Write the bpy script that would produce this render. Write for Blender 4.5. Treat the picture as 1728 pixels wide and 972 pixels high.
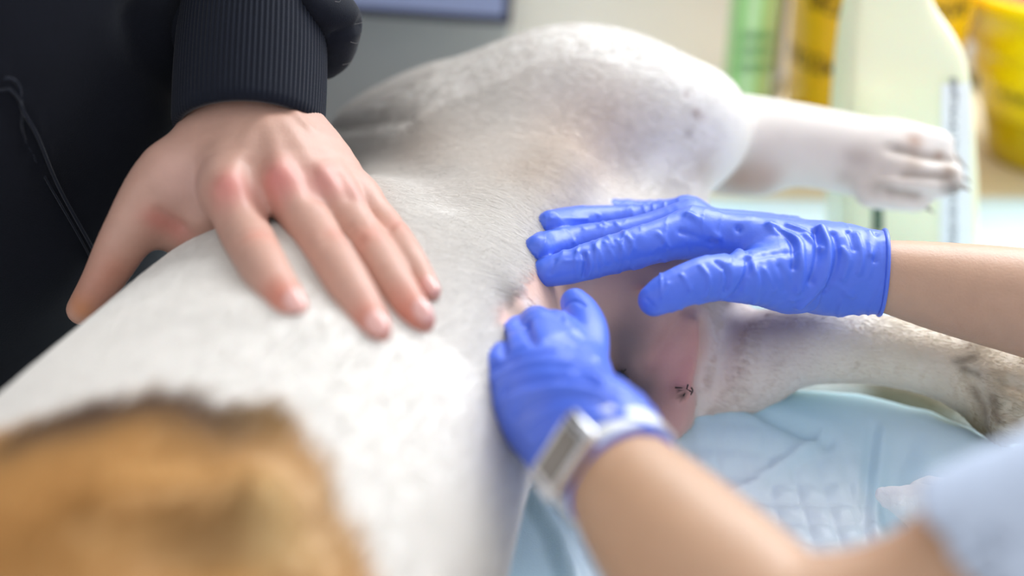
import bpy, bmesh, math, random
import numpy as np
from mathutils import Vector, Matrix

random.seed(4); rng = np.random.default_rng(7)
for o in list(bpy.data.objects): bpy.data.objects.remove(o)
scene = bpy.context.scene
COL = scene.collection

# ------------------------------------------------------------------ camera
S = 0.77                      # metres per layout unit
YW = 1.56*S                   # back wall
FPX, TH, CAMH, TZ = 1900.0, math.radians(28), 0.5, 0.9
CT, ST = math.cos(TH), math.sin(TH)
cam_d = bpy.data.cameras.new('camera'); cam = bpy.data.objects.new('camera', cam_d)
COL.objects.link(cam); scene.camera = cam
cam.location = (0, 0, TZ + S*CAMH); cam.rotation_euler = (math.pi/2 - TH, 0, 0)
cam_d.sensor_width = 36; cam_d.lens = 36*FPX/1728; cam_d.clip_start = 0.01
cam_d.dof.use_dof = True; cam_d.dof.focus_distance = 0.745*S; cam_d.dof.aperture_fstop = 2.0

# ------------------------------------------------------------------ world, lights, exposure
vs = scene.view_settings
vs.view_transform = 'Standard'; vs.look = 'None'; vs.gamma = 1; vs.use_curve_mapping = False
vs.exposure = 0.0
w = bpy.data.worlds.new('world'); scene.world = w; w.use_nodes = True
w.node_tree.nodes['Background'].inputs[0].default_value = (0.93, 0.96, 1.0, 1)
w.node_tree.nodes['Background'].inputs[1].default_value = 0.92
def area(name, loc, target, sx, sy, power, color):
    d = bpy.data.lights.new(name, 'AREA'); d.shape = 'RECTANGLE'; d.size = sx; d.size_y = sy
    d.energy = power; d.color = color
    o = bpy.data.objects.new(name, d); COL.objects.link(o); o.location = loc
    o.rotation_euler = (Vector(target) - Vector(loc)).to_track_quat('-Z', 'Y').to_euler()
    return o
area('window_daylight', (0.45, YW-.06, TZ+0.66), (0.20, 0.45, TZ+0.15), 1.2, 0.75, 26, (0.93, 0.97, 1.0))
area('overhead_fill', (0.1, 0.3, TZ+1.7), (0.0, 0.5, TZ), 1.2, 0.6, 2.0, (1.0, 0.97, 0.92))  # unseen fill light added overhead to soften the tops

# ------------------------------------------------------------------ layout helpers
def P(u, v, d):
    a, b = (u-864)/FPX, (486-v)/FPX
    return np.array([S*d*a, S*d*(CT + ST*b), TZ + S*(CAMH + d*(-ST + CT*b))])
def Rr(rpx, d): return S*rpx*d/FPX
def W(x, y, z): return np.array([S*x, S*y, TZ + S*z])
def proj(V):
    x, y, z = V[:,0]/S, V[:,1]/S, (V[:,2]-TZ)/S - CAMH
    d = y*CT - z*ST; up = y*ST + z*CT
    return 864 + FPX*x/d, 486 - FPX*up/d, d
CAMP = np.array([0, 0, TZ + S*CAMH])
def nrm(v): v = np.asarray(v, float); return v/np.linalg.norm(v)

def smin(a, b, k):
    if k <= 0: return np.minimum(a, b)
    h = np.maximum(k - np.abs(a-b), 0)/k
    return np.minimum(a, b) - h*h*k*0.25

# ------------------------------------------------------------------ implicit surface toolkit
class Field:
    def __init__(s, lo, hi, h, base=None):
        s.h = h; s.lo = np.asarray(lo, float)
        s.n = np.ceil((np.asarray(hi)-s.lo)/h).astype(int)+1
        s.F = np.full(s.n, 1.0, np.float32)
        s.ax = [(s.lo[i]+np.arange(s.n[i])*h).astype(np.float32) for i in range(3)]
    def like(s):
        o = Field.__new__(Field); o.h, o.lo, o.n, o.ax = s.h, s.lo, s.n, s.ax
        o.F = np.full(s.n, 1.0, np.float32); return o
    def sub(s, lo, hi):
        a = np.clip(np.floor((np.asarray(lo)-s.lo)/s.h).astype(int), 0, s.n)
        b = np.clip(np.ceil((np.asarray(hi)-s.lo)/s.h).astype(int)+1, 0, s.n)
        sl = tuple(slice(a[i], b[i]) for i in range(3))
        X = s.ax[0][sl[0]][:,None,None]; Y = s.ax[1][sl[1]][None,:,None]; Z = s.ax[2][sl[2]][None,None,:]
        return sl, X, Y, Z, bool((b > a).all())
    def comb(s, sl, D, k, neg=False):
        if neg: s.F[sl] = -smin(-s.F[sl], D, k)
        else: s.F[sl] = smin(s.F[sl], D, k)
    def cone(s, a, b, ra, rb, k=0.0, flat=None, neg=False, pad=0.0):
        a = np.asarray(a, float); b = np.asarray(b, float); m = max(ra, rb) + k + pad + 3*s.h
        sl, X, Y, Z, ok = s.sub(np.minimum(a,b)-m, np.maximum(a,b)+m)
        if not ok: return
        X = X-a[0]; Y = Y-a[1]; Z = Z-a[2]; d = b-a
        if flat is not None:
            n, f = np.asarray(flat[0], float), flat[1]
            t = (X*n[0]+Y*n[1]+Z*n[2])*(f-1); X = X+t*n[0]; Y = Y+t*n[1]; Z = Z+t*n[2]
            d = d + n*float(d@n)*(f-1)
        L = max(float(d@d), 1e-12)
        t = np.clip((X*d[0]+Y*d[1]+Z*d[2])/L, 0, 1)
        D = np.sqrt((X-t*d[0])**2+(Y-t*d[1])**2+(Z-t*d[2])**2) - (ra+(rb-ra)*t)
        s.comb(sl, D.astype(np.float32), k, neg)
    def ell(s, c, r, M=None, k=0.0, neg=False):
        c = np.asarray(c, float); r = np.asarray(r, float); m = r.max()+k+3*s.h
        sl, X, Y, Z, ok = s.sub(c-m, c+m)
        if not ok: return
        X = X-c[0]; Y = Y-c[1]; Z = Z-c[2]
        M = np.eye(3) if M is None else np.asarray(M, float)      # rows = axes
        q = [X*M[i][0]+Y*M[i][1]+Z*M[i][2] for i in range(3)]
        k0 = np.sqrt(sum((q[i]/r[i])**2 for i in range(3)))
        k1 = np.sqrt(sum((q[i]/r[i]**2)**2 for i in range(3)))+1e-9
        s.comb(sl, (k0*(k0-1)/k1).astype(np.float32), k, neg)
    def chain(s, pts, k=0.0, flat=None, sub=4, cap=True):
        p = np.array([q[0] for q in pts]); r = np.array([q[1] for q in pts])
        p, r = catmull(p, sub), catmull(r[:,None], sub)[:,0]
        m = r.max()+k+4*s.h; sl, X, Y, Z, ok = s.sub(p.min(0)-m, p.max(0)+m)
        if not ok: return
        T = Field.__new__(Field); T.h = s.h; T.ax = [s.ax[i][sl[i]] for i in range(3)]; T.lo = np.array([a[0] for a in T.ax], float)
        T.n = np.array([len(a) for a in T.ax]); T.F = np.full(T.n, 1.0, np.float32)
        for i in range(len(p)-1): T.cone(p[i], p[i+1], r[i], r[i+1], 0.0, flat, pad=k)
        s.F[sl] = smin(s.F[sl], T.F, k)
    def merge(s, o, k): s.F = smin(s.F, o.F, k)
    def cut(s, pt, n):       # keep the side n points away from
        X, Y, Z = s.ax[0][:,None,None], s.ax[1][None,:,None], s.ax[2][None,None,:]
        s.F = np.maximum(s.F, (X-pt[0])*n[0]+(Y-pt[1])*n[1]+(Z-pt[2])*n[2]).astype(np.float32)
    def mesh(s):
        F = s.F; ins = F < 0
        n = F.shape; c = ins[:-1,:-1,:-1].astype(np.int8)
        tot = np.zeros(tuple(k-1 for k in n), np.int8)
        for i in (0,1):
            for j in (0,1):
                for k in (0,1): tot += ins[i:n[0]-1+i, j:n[1]-1+j, k:n[2]-1+k]
        cells = np.argwhere((tot > 0) & (tot < 8))
        idx = np.full(tot.shape, -1, np.int64); idx[tuple(cells.T)] = np.arange(len(cells))
        acc = np.zeros((len(cells),3)); cnt = np.zeros(len(cells))
        corners = [(i,j,k) for i in (0,1) for j in (0,1) for k in (0,1)]
        val = {c: F[cells[:,0]+c[0], cells[:,1]+c[1], cells[:,2]+c[2]] for c in corners}
        for c in corners:
            for axis in range(3):
                if c[axis] == 0:
                    e = list(c); e[axis] = 1; e = tuple(e)
                    a, b = val[c], val[e]; m = (a < 0) != (b < 0)
                    t = np.where(m, a/np.where(m, a-b, 1), 0)
                    q = np.tile(np.array(c, float), (len(cells),1)); q[:,axis] += t
                    acc[m] += q[m]; cnt[m] += 1
        V = s.lo + (cells + acc/cnt[:,None])*s.h
        quads = []
        for axis in range(3):
            sl0 = [slice(None)]*3; sl1 = [slice(None)]*3
            sl0[axis] = slice(0,-1); sl1[axis] = slice(1,None)
            A, B = ins[tuple(sl0)], ins[tuple(sl1)]
            e = np.argwhere(A != B)
            u, v = (axis+1)%3, (axis+2)%3
            e = e[(e[:,u]>0)&(e[:,v]>0)&(e[:,u]<n[u]-1)&(e[:,v]<n[v]-1)]
            f = A[tuple(e.T)]
            def cell(du, dv):
                q = e.copy(); q[:,u] -= du; q[:,v] -= dv; return idx[tuple(q.T)]
            Q = np.stack([cell(1,1), cell(0,1), cell(0,0), cell(1,0)], 1)
            Q[~f] = Q[~f][:,::-1]; quads.append(Q)
        Q = np.concatenate(quads)
        return V, Q[(Q>=0).all(1)]

def catmull(p, sub):
    p = np.asarray(p, float)
    if sub <= 1 or len(p) < 3: return p
    e = np.vstack([2*p[0]-p[1], p, 2*p[-1]-p[-2]]); out = []
    for i in range(1, len(e)-2):
        for t in np.arange(sub)/sub:
            a,b,c,d = e[i-1],e[i],e[i+1],e[i+2]
            out.append(.5*(2*b+(c-a)*t+(2*a-5*b+4*c-d)*t*t+(3*b-a-3*c+d)*t**3))
    out.append(p[-1]); return np.array(out)

class Surf:
    """verts + quads + colour with painting / displacement by distance to 3D lines"""
    def __init__(s, V, Q, smooth=1):
        s.V, s.Q = V, Q; s.edges()
        for _ in range(smooth): s.relax(.5)
        s.normals(); s.col = np.ones((len(V),3))
    def edges(s):
        e = np.concatenate([s.Q[:,[0,1]], s.Q[:,[1,2]], s.Q[:,[2,3]], s.Q[:,[3,0]]])
        s.e = np.unique(np.sort(e,1), axis=0)
        s.deg = np.bincount(s.e.ravel(), minlength=len(s.V)).astype(float)
    def nb(s, X):
        out = np.zeros_like(X); w = s.e
        for k in range(X.shape[1]):
            out[:,k] = np.bincount(w[:,0], X[w[:,1],k], len(s.V)) + np.bincount(w[:,1], X[w[:,0],k], len(s.V))
        return out/np.maximum(s.deg,1)[:,None]
    def relax(s, f): s.V = s.V*(1-f) + s.nb(s.V)*f
    def normals(s):
        a, b = s.V[s.Q[:,2]]-s.V[s.Q[:,0]], s.V[s.Q[:,3]]-s.V[s.Q[:,1]]
        fn = np.cross(a, b); N = np.zeros_like(s.V)
        for j in range(4):
            for k in range(3): N[:,k] += np.bincount(s.Q[:,j], fn[:,k], len(s.V))
        s.N = N/(np.linalg.norm(N,axis=1)[:,None]+1e-12)
    def hit(s, u, v, r=7):
        if not hasattr(s, 'uv'):
            s.uv = proj(s.V); s.face = np.einsum('ij,ij->i', s.N, CAMP-s.V) > 0
        U, Vv, D = s.uv
        for rr in (r, 2*r, 4*r, 9*r, 30*r):
            m = np.where(s.face & ((U-u)**2+(Vv-v)**2 < rr*rr))[0]
            if len(m):
                m = m[D[m] < D[m].min()+.02*max(1, rr/r)]
                j = m[np.argmin((U[m]-u)**2+(Vv[m]-v)**2)]
                return s.V[j].copy(), s.N[j].copy()
        j = np.argmin((U-u)**2+(Vv-v)**2); return s.V[j].copy(), s.N[j].copy()
    def line(s, px, sub=4):
        return catmull(np.array([s.hit(*q)[0] for q in px]), sub) if len(px) > 1 else np.array([s.hit(*px[0])[0]])
    def dist(s, pts, rmax):
        D = np.full(len(s.V), 9.0)
        m = np.where(((s.V > pts.min(0)-rmax) & (s.V < pts.max(0)+rmax)).all(1))[0]
        if not len(m): return D
        X = s.V[m]; best = np.full(len(m), 9.0)
        if len(pts) == 1: best = np.linalg.norm(X-pts[0], axis=1)
        for i in range(len(pts)-1):
            d = pts[i+1]-pts[i]; t = np.clip(((X-pts[i])@d)/max(d@d,1e-14), 0, 1)
            best = np.minimum(best, np.linalg.norm(X-pts[i]-t[:,None]*d, axis=1))
        D[m] = best; return D
    def bump(s, px, w, amp, sub=4):          # ridge (+) or crease (-): width and height in metres
        D = s.dist(s.line(px, sub), 3*w)
        s.V = s.V + s.N*(amp*np.exp(-(D/w)**2))[:,None]
    def paint(s, px, w, c, strength=1.0, soft=1.0, sub=4, jit=0.0):
        D = s.dist(s.line(px, sub), 4*w)
        if jit: D = D*(1+jit*noise3(s.V*1.0/(w*.8)))
        f = strength*np.exp(-(D/w)**(2/soft))
        s.col = s.col*(1-f[:,None]) + np.array(c)*f[:,None]

_rt = rng.random((32,32,32))
def noise3(p):
    i = np.floor(p).astype(int); f = p-i; f = f*f*(3-2*f); r = 0
    for a in (0,1):
        for b in (0,1):
            for c in (0,1):
                r = r + _rt[(i[:,0]+a)%32,(i[:,1]+b)%32,(i[:,2]+c)%32] * np.where(a,f[:,0],1-f[:,0])*np.where(b,f[:,1],1-f[:,1])*np.where(c,f[:,2],1-f[:,2])
    return r*2-1
def lin(r, g, b):
    return tuple((c/255/12.92 if c/255 <= .04045 else ((c/255+.055)/1.055)**2.4) for c in (r,g,b))

# ------------------------------------------------------------------ object helpers
def prop(o, label=None, cat=None, group=None, kind=None):
    for k, v in (('label',label),('category',cat),('group',group),('kind',kind)):
        if v: o[k] = v
    return o
def link(name, me, mat, parent=None):
    o = bpy.data.objects.new(name, me); COL.objects.link(o)
    if mat is not None: me.materials.append(mat)
    if parent is not None:
        o.parent = parent; o.matrix_parent_inverse = Matrix.Translation(-Vector(parent.location))
    return o
def empty(name, loc, label, cat, group=None):
    o = bpy.data.objects.new(name, None); COL.objects.link(o); o.location = loc; o.empty_display_size = .02
    return prop(o, label, cat, group)
def np_mesh(name, V, Q, col=None, smooth=True):
    me = bpy.data.meshes.new(name)
    me.from_pydata([], [], []) if False else None
    n = len(V); m = len(Q); k = Q.shape[1]
    me.vertices.add(n); me.vertices.foreach_set('co', np.asarray(V, np.float32).ravel())
    me.loops.add(m*k); me.loops.foreach_set('vertex_index', np.asarray(Q, np.int32).ravel())
    me.polygons.add(m); me.polygons.foreach_set('loop_start', (np.arange(m)*k).astype(np.int32))
    me.update(calc_edges=True); me.validate()
    me.polygons.foreach_set('use_smooth', np.full(len(me.polygons), smooth))
    if col is not None:
        a = me.attributes.new('coat', 'FLOAT_COLOR', 'POINT')
        a.data.foreach_set('color', np.hstack([col, np.ones((n,1))]).astype(np.float32).ravel())
    return me
def surf_obj(name, s, mat, parent=None): return link(name, np_mesh(name, s.V, s.Q, s.col), mat, parent)
def bm_obj(name, bm, mat, parent=None, smooth=False):
    bmesh.ops.recalc_face_normals(bm, faces=bm.faces)
    me = bpy.data.meshes.new(name); bm.to_mesh(me); bm.free()
    if smooth:
        for p in me.polygons: p.use_smooth = True
    return link(name, me, mat, parent)
def box(bm, c, size, M=None, bev=0.0):
    r = bmesh.ops.create_cube(bm, size=1.0); vs_ = r['verts']
    bmesh.ops.scale(bm, vec=size, verts=vs_)
    if bev > 0:
        es = list({e for v in vs_ for e in v.link_edges})
        q = bmesh.ops.bevel(bm, geom=es, offset=bev, segments=2, affect='EDGES', profile=.5)
        vs_ = list({v for f in q['faces'] for v in f.verts} | {v for v in vs_ if v.is_valid})
    if M is not None: bmesh.ops.transform(bm, matrix=M, verts=vs_)
    bmesh.ops.translate(bm, vec=Vector(c), verts=vs_)
def lathe(bm, prof, c, seg=48, sx=1.0, sy=1.0, close=True):
    rings = []
    for r, z in prof:
        rings.append([bm.verts.new((c[0]+r*sx*math.cos(2*math.pi*i/seg), c[1]+r*sy*math.sin(2*math.pi*i/seg), c[2]+z)) for i in range(seg)])
    for a, b in zip(rings, rings[1:]):
        for i in range(seg): bm.faces.new((a[i], a[(i+1)%seg], b[(i+1)%seg], b[i]))
    if close:
        bm.faces.new(rings[0][::-1]); bm.faces.new(rings[-1])

# ------------------------------------------------------------------ materials
def mat(name, color=(.8,.8,.8), rough=.5, spec=.5, metal=0, attr=False, noise=None, bump=None, sss=0, trans=0, sheen=0, coat=0):
    m = bpy.data.materials.new(name); m.use_nodes = True; nt = m.node_tree; b = nt.nodes['Principled BSDF']
    b.inputs['Roughness'].default_value = rough; b.inputs['Metallic'].default_value = metal
    b.inputs['Specular IOR Level'].default_value = spec
    b.inputs['Base Color'].default_value = (*color, 1)
    src = None
    if attr:
        a = nt.nodes.new('ShaderNodeAttribute'); a.attribute_name = 'coat'; src = a.outputs['Color']
    tc = nt.nodes.new('ShaderNodeTexCoord')
    if noise:
        sc, amt = noise
        n = nt.nodes.new('ShaderNodeTexNoise'); n.inputs['Scale'].default_value = sc; n.inputs['Detail'].default_value = 5
        nt.links.new(tc.outputs['Object'], n.inputs['Vector'])
        r = nt.nodes.new('ShaderNodeMapRange'); r.inputs[3].default_value = 1-amt; r.inputs[4].default_value = 1+amt
        nt.links.new(n.outputs['Fac'], r.inputs[0])
        mx = nt.nodes.new('ShaderNodeMix'); mx.data_type = 'RGBA'; mx.blend_type = 'MULTIPLY'; mx.inputs[0].default_value = 1
        if src: nt.links.new(src, mx.inputs[6])
        else: mx.inputs[6].default_value = (*color, 1)
        nt.links.new(r.outputs[0], mx.inputs[7]); src = mx.outputs[2]
    if src: nt.links.new(src, b.inputs['Base Color'])
    if bump:
        sc, st, di = bump
        n = nt.nodes.new('ShaderNodeTexNoise'); n.inputs['Scale'].default_value = sc; n.inputs['Detail'].default_value = 4
        nt.links.new(tc.outputs['Object'], n.inputs['Vector'])
        bp = nt.nodes.new('ShaderNodeBump'); bp.inputs['Strength'].default_value = st; bp.inputs['Distance'].default_value = di
        nt.links.new(n.outputs['Fac'], bp.inputs['Height']); nt.links.new(bp.outputs[0], b.inputs['Normal'])
    if sss:
        b.inputs['Subsurface Weight'].default_value = sss; b.inputs['Subsurface Radius'].default_value = (1,.35,.2)
        b.inputs['Subsurface Scale'].default_value = .006
    if trans: b.inputs['Transmission Weight'].default_value = trans
    if sheen: b.inputs['Sheen Weight'].default_value = sheen; b.inputs['Sheen Roughness'].default_value = .4
    if coat: b.inputs['Coat Weight'].default_value = coat; b.inputs['Coat Roughness'].default_value = .15
    return m
M_WALL = mat('wall_paint', lin(238,238,238), .7, noise=(6,.03))
M_CABG = mat('grey_laminate', lin(196,196,196), .5, noise=(9,.03))
M_TABLE = mat('beige_laminate', lin(225,213,186), .45, noise=(12,.04))
M_FLOOR = mat('floor_tile', lin(150,145,138), .5, noise=(5,.06))
M_STEEL = mat('brushed_steel', lin(175,176,178), .35, metal=.8)
M_PAD = mat('absorbent_pad', (1,1,1), .32, .55, attr=True, noise=(60,.05), bump=(900,.25,.0006))
M_SKIN_DOG = mat('dog_coat_skin', (1,1,1), .55, .35, attr=True, noise=(70,.06), bump=(500,.3,.0008), sss=.08)
M_SKIN = mat('hand_skin', (1,1,1), .45, .45, attr=True, noise=(120,.08), bump=(700,.3,.0006), sss=.12)
M_GLOVE = mat('blue_nitrile', lin(80,112,222), .36, .5, noise=(40,.05), bump=(260,.18,.0008))
M_NAVY = mat('navy_sweatshirt', lin(16,19,29), .85, .2, noise=(60,.15), bump=(1500,.4,.0006), sheen=.10)
M_CUFF = mat('navy_rib_knit', lin(18,22,34), .85, .2, noise=(200,.2), bump=(1800,.4,.0005), sheen=.12)
M_SCRUB = mat('pale_blue_scrub_cloth', lin(190,202,222), .8, .2, noise=(30,.04), bump=(1200,.3,.0005))
M_CLAW = mat('horn_claw', lin(165,155,145), .4)
M_NAIL = mat('fingernail', lin(225,170,160), .22, .6, coat=.4)

# ================================================================== SETTING
def quad_slab(name, lo, hi, m, label=None):
    bm = bmesh.new(); lo = np.array(lo); hi = np.array(hi); box(bm, (lo+hi)/2, tuple(hi-lo))
    o = bm_obj(name, bm, m); o['kind'] = 'structure'; return o
quad_slab('floor', (-2.2,-1.2,-.05), (2.2,YW,0), M_FLOOR)
quad_slab('wall_back', (-2.2,YW,-.05), (2.2,YW+.1,2.7), M_WALL)

# window in the back wall, above the counter: frame, sash bars, pane
win = bpy.data.objects.new('window_1', None); COL.objects.link(win); win.location = (.45, YW-.01, TZ+.70); win['kind'] = 'structure'
M_FRAME = mat('white_window_frame', lin(230,230,230), .4)
M_SKY = mat('daylit_pane', lin(220,230,240), .2); b_ = M_SKY.node_tree.nodes['Principled BSDF']
b_.inputs['Emission Color'].default_value = (.9,.95,1,1); b_.inputs['Emission Strength'].default_value = 1.0
bm = bmesh.new(); box(bm, (.45, YW-.006, TZ+.70), (1.24,.006,.92)); bm_obj('pane', bm, M_SKY, win)
for c_, z_ in (((.45,YW-.018,TZ+.22),(1.34,.03,.05)),((.45,YW-.018,TZ+1.18),(1.34,.03,.05)),((-.195,YW-.018,TZ+.70),(.05,.03,.91)),((1.095,YW-.018,TZ+.70),(.05,.03,.91)),((.45,YW-.018,TZ+.70),(.04,.025,.91))):
    bm = bmesh.new(); box(bm, c_, z_, bev=.003); bm_obj('frame_bar', bm, M_FRAME, win)
# ================================================================== DOG
def PR(u, v, d, r): return (P(u,v,d), Rr(r,d))
dog = empty('dog', W(-.05,.7,0), 'white short-haired dog with a tan patch lying on its side on the blue pad', 'dog')
Fd = Field(W(-.40,-.22,-.012), W(.47,1.10,.30), .0027)
tor = [(-.20,.22,.10,.125),(-.165,.40,.103,.150),(-.135,.54,.107,.147),(-.105,.65,.109,.140),(-.062,.74,.108,.116),(-.02,.86,.112,.118)]
Fd.chain([(W(*t[:3]), S*t[3]) for t in tor], .02, flat=((0,0,1),1.33), sub=10)
Fd.chain([(W(-.20,.24,.10), S*.10),(W(-.25,.08,.09), S*.078),(W(-.27,-.04,.085), S*.075)], .03, sub=3)
Fd.cone(W(-.26,-.06,.08), W(-.18,-.14,.055), S*.055, S*.032, .02)
Fd.ell(W(-.30,-.03,.13), [S*.045,S*.035,S*.016], None, k=.008); Fd.ell(W(-.215,-.02,.135), [S*.03,S*.045,S*.016], k=.008)
# forelegs stretched out on the pad
Fd.chain([(W(-.12,.28,.12),S*.055),(W(.0,.20,.10),S*.036),(W(.10,.20,.085),S*.028),(W(.21,.23,.075),S*.030)], .02, sub=4)
Fd.chain([(W(-.12,.30,.06),S*.05),(W(.0,.14,.045),S*.034),(W(.12,.11,.035),S*.027),(W(.22,.10,.034),S*.030)], .02, sub=4)
# rump, upper thigh, knee
Fd.ell(W(-.075,.925,.125), [S*.10,S*.08,S*.078], k=.03)
Fd.chain([(W(-.03,.90,.155),S*.072),(W(.055,.905,.174),S*.085),(W(.143,.893,.176),S*.056)], .04, sub=12)
Fd.cone(*[P(1120,235,.93), P(1128,290,.925)], Rr(70,.93), Rr(60,.925), .02)
Fd.cone(P(1148,195,.925), P(1140,315,.905), Rr(46,.92), Rr(40,.905), .012)
# loose flank fold hanging over the groin
Fd.chain([PR(720,560,.73,40),PR(770,500,.74,46),PR(812,440,.762,46),PR(852,380,.79,44),PR(930,305,.84,40)], .045, sub=6)
Fd.cone(P(1115,318,.915), P(1160,330,.915), Rr(30,.91), Rr(27,.91), .008)
# upper shank and hock, rear pastern, paw
U = Fd.like()
U.chain([PR(1200,215,.99,62),PR(1270,240,.985,78),PR(1350,245,.975,70),PR(1440,262,.965,68),PR(1510,280,.955,68)], .012, sub=3)
U.cone(P(1215,288,.985), P(1285,288,.98), Rr(42,.97), Rr(43,.97), .01)
for a, b, ra, rb in (((1500,232,.95),(1585,245,.94),36,28),((1500,268,.94),(1600,285,.93),35,24),((1500,305,.935),(1600,308,.925),37,28),((1470,325,.94),(1550,342,.93),30,20)):
    U.cone(P(*a), P(*b), Rr(ra,a[2]), Rr(rb,b[2]), .004)
Fd.merge(U, .005)
# groin between the thighs, lower hind leg
Fd.ell(W(.06,.785,.080), [S*.125,S*.115,S*.085], k=.020)
Fd.chain([PR(1110,650,.85,105),PR(1230,622,.84,92),PR(1330,588,.825,70),PR(1440,586,.815,62),PR(1540,600,.81,60),PR(1620,626,.80,62),PR(1690,668,.79,66)], .012, sub=3)
for a, b, ra, rb in (((1690,630,.79),(1770,650,.785),34,28),((1695,665,.78),(1770,690,.775),34,28),((1685,700,.775),(1750,735,.77),32,27),((1660,715,.785),(1690,748,.785),22,17)):
    Fd.cone(P(*a), P(*b), Rr(ra,a[2]), Rr(rb,b[2]), .005)
Fd.cone(P(1085,605,.815), P(1108,690,.795), Rr(72,.81), Rr(62,.795), .02)
# tail lying behind the lower leg
Fd.chain([PR(1240,640,.93,36),PR(1380,655,.89,32),PR(1440,655,.885,30),PR(1540,672,.87,28),PR(1640,712,.85,22)], .01, sub=3)
Fd.cut(W(0,0,.005), (0,0,-1))
sd = Surf(*Fd.mesh(), smooth=14)
# folds of skin and muscle
sd.bump([(1168,545),(1166,600),(1150,650),(1140,668)], .006, .0055)
sd.bump([(1178,560),(1180,640),(1170,720)], .004, -.003)
sd.bump([(1160,520),(1120,580),(1100,610)], .005, -.004)
sd.bump([(1230,560),(1215,620),(1185,690)], .006, -.0025)
sd.bump([(1262,560),(1245,640)], .007, .0025)
sd.bump([(545,215),(600,205),(680,200)], .006, -.0025)
sd.bump([(1060,100),(1100,200),(1080,300)], .03, -.004)
sd.bump([(960,170),(900,260),(870,350)], .03, -.004)
sd.bump([(560,235),(640,260),(740,330)], .02, -.004)
sd.bump([(190,875),(320,868),(415,852),(436,880)], .011, .009)
sd.bump([(436,880),(450,920),(480,985)], .010, .006)
sd.bump([(300,915),(400,905)], .016, -.007)
sd.bump([(330,520),(430,520),(560,560)], .02, .003)
for q in ([(1140,665),(1150,664)],): sd.bump(q, .0035, .003)
sd.bump([(1082,490)], .0035, .0035); sd.bump([(1045,632)], .004, .002); sd.bump([(1076,682)], .002, .001)
for q in ([(1500,252),(1560,262),(1610,270)],[(1490,292),(1560,298),(1610,300)],[(1490,325),(1560,330)]): sd.bump(q, .004, -.003)
for q in ([(1700,650),(1735,660)],[(1690,690),(1725,710)],[(1640,640),(1655,690),(1660,740)]): sd.bump(q, .004, -.003)
for q in ([(1640,575),(1690,590),(1728,610)],): sd.bump(q, .007, .004)
sd.normals()
# coat colours, with some light and shade painted in
WH = lin(232,227,221)
sd.col[:] = WH
skin_px = [(925,475),(960,520),(1010,570),(1050,520),(1060,620),(1090,690),(1120,720),(1120,600),(1140,560),(1000,640),(1050,440),(1110,470),(930,600),(1140,690),(1100,540)]
before = sd.col.copy(); skin = np.zeros(len(sd.V))
for q in skin_px:
    D = sd.dist(sd.line([q]), .2); skin = np.maximum(skin, np.exp(-(D/.027)**6))
for q in [(865,510),(890,480),(850,535),(880,560)]:
    D = sd.dist(sd.line([q]), .2); skin = np.maximum(skin, np.exp(-(D/.012)**4))
for q in [(1260,560),(1250,620),(1300,545),(1220,600),(1210,660)]:
    D = sd.dist(sd.line([q]), .2); skin = np.maximum(skin, .35*np.exp(-(D/.03)**2))
D = sd.dist(sd.line([(790,505),(828,462),(862,420),(892,375),(960,335)]), .2); skin = skin*(1-np.exp(-(D/.013)**4))
PK = np.array(lin(222,182,164)); sd.col = sd.col*(1-skin[:,None]) + PK*skin[:,None]
def pt(px, w, c, st=.8, soft=1.0, jit=.25): sd.paint(px, w, lin(*c), st, soft, jit=jit)
pt([(1120,600),(1130,660),(1120,720)], .022, (196,140,142), .7)
pt([(1166,560),(1150,650)], .006, (200,128,126), .5)
pt([(1055,575),(1055,620),(1070,650),(1085,660)], .013, (66,64,74), .9)
pt([(1085,490),(1060,560)], .016, (140,120,122), .55)
pt([(1030,650),(1090,690)], .012, (115,95,100), .5)
pt([(1046,632)], .0035, (30,24,22), .95); pt([(1038,640)], .003, (35,28,24), .9)
pt([(1137,662),(1143,672)], .0028, (50,35,32), .9); pt([(1153,672)], .003, (205,140,130), .9)
pt([(1076,682)], .002, (60,45,42), .9); pt([(1082,490)], .003, (214,150,130), .9)
pt([(850,495),(860,515),(885,540)], .008, (120,108,92), .6)
for a in ((1290,545),(1320,530),(1250,535)): pt([a], .018, (150,130,135), .5)  # shadow on the upper lower-leg painted into the coat
for a, w, c, s_ in (((960,230),.035,(222,205,192),.6),((880,270),.03,(222,206,192),.55),((1000,200),.03,(224,208,196),.5),((700,240),.03,(226,212,200),.4),
    ((1175,190),.003,(150,120,110),.8),((1165,222),.002,(160,140,130),.7),((1160,160),.002,(170,140,130),.6),((715,132),.0025,(170,155,145),.6),((680,150),.002,(170,160,150),.6),((640,190),.003,(190,180,170),.6)):
    pt([a], w, c, s_)
for a in ((1300,240),(1390,275),(1450,285),(1530,305),(1500,250)): pt([a], .03, (206,192,182), .45)
for a, w, c, s_ in (((1545,235),.006,(150,100,70),.85),((1585,258),.004,(140,100,70),.8),((1455,270),.008,(150,130,120),.7),((1440,265),.006,(140,120,110),.6),((1540,275),.006,(160,130,105),.7),
    ((1480,315),.007,(150,138,125),.7),((1500,265),.012,(190,178,168),.6),((1600,285),.006,(140,110,85),.8),((1610,318),.006,(90,82,76),.8),((1425,300),.006,(150,135,125),.6),((1380,250),.05,(226,214,205),.5),((1245,305),.02,(170,142,124),.85),((1290,300),.012,(178,150,135),.7),((1190,285),.012,(170,150,130),.5)):
    pt([a], w, c, s_)
for l_ in ([(1515,250),(1570,263),(1610,268)],[(1530,290),(1580,298),(1605,300)],[(1500,322),(1545,330)]): pt(l_, .003, (110,88,70), .55)
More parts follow.
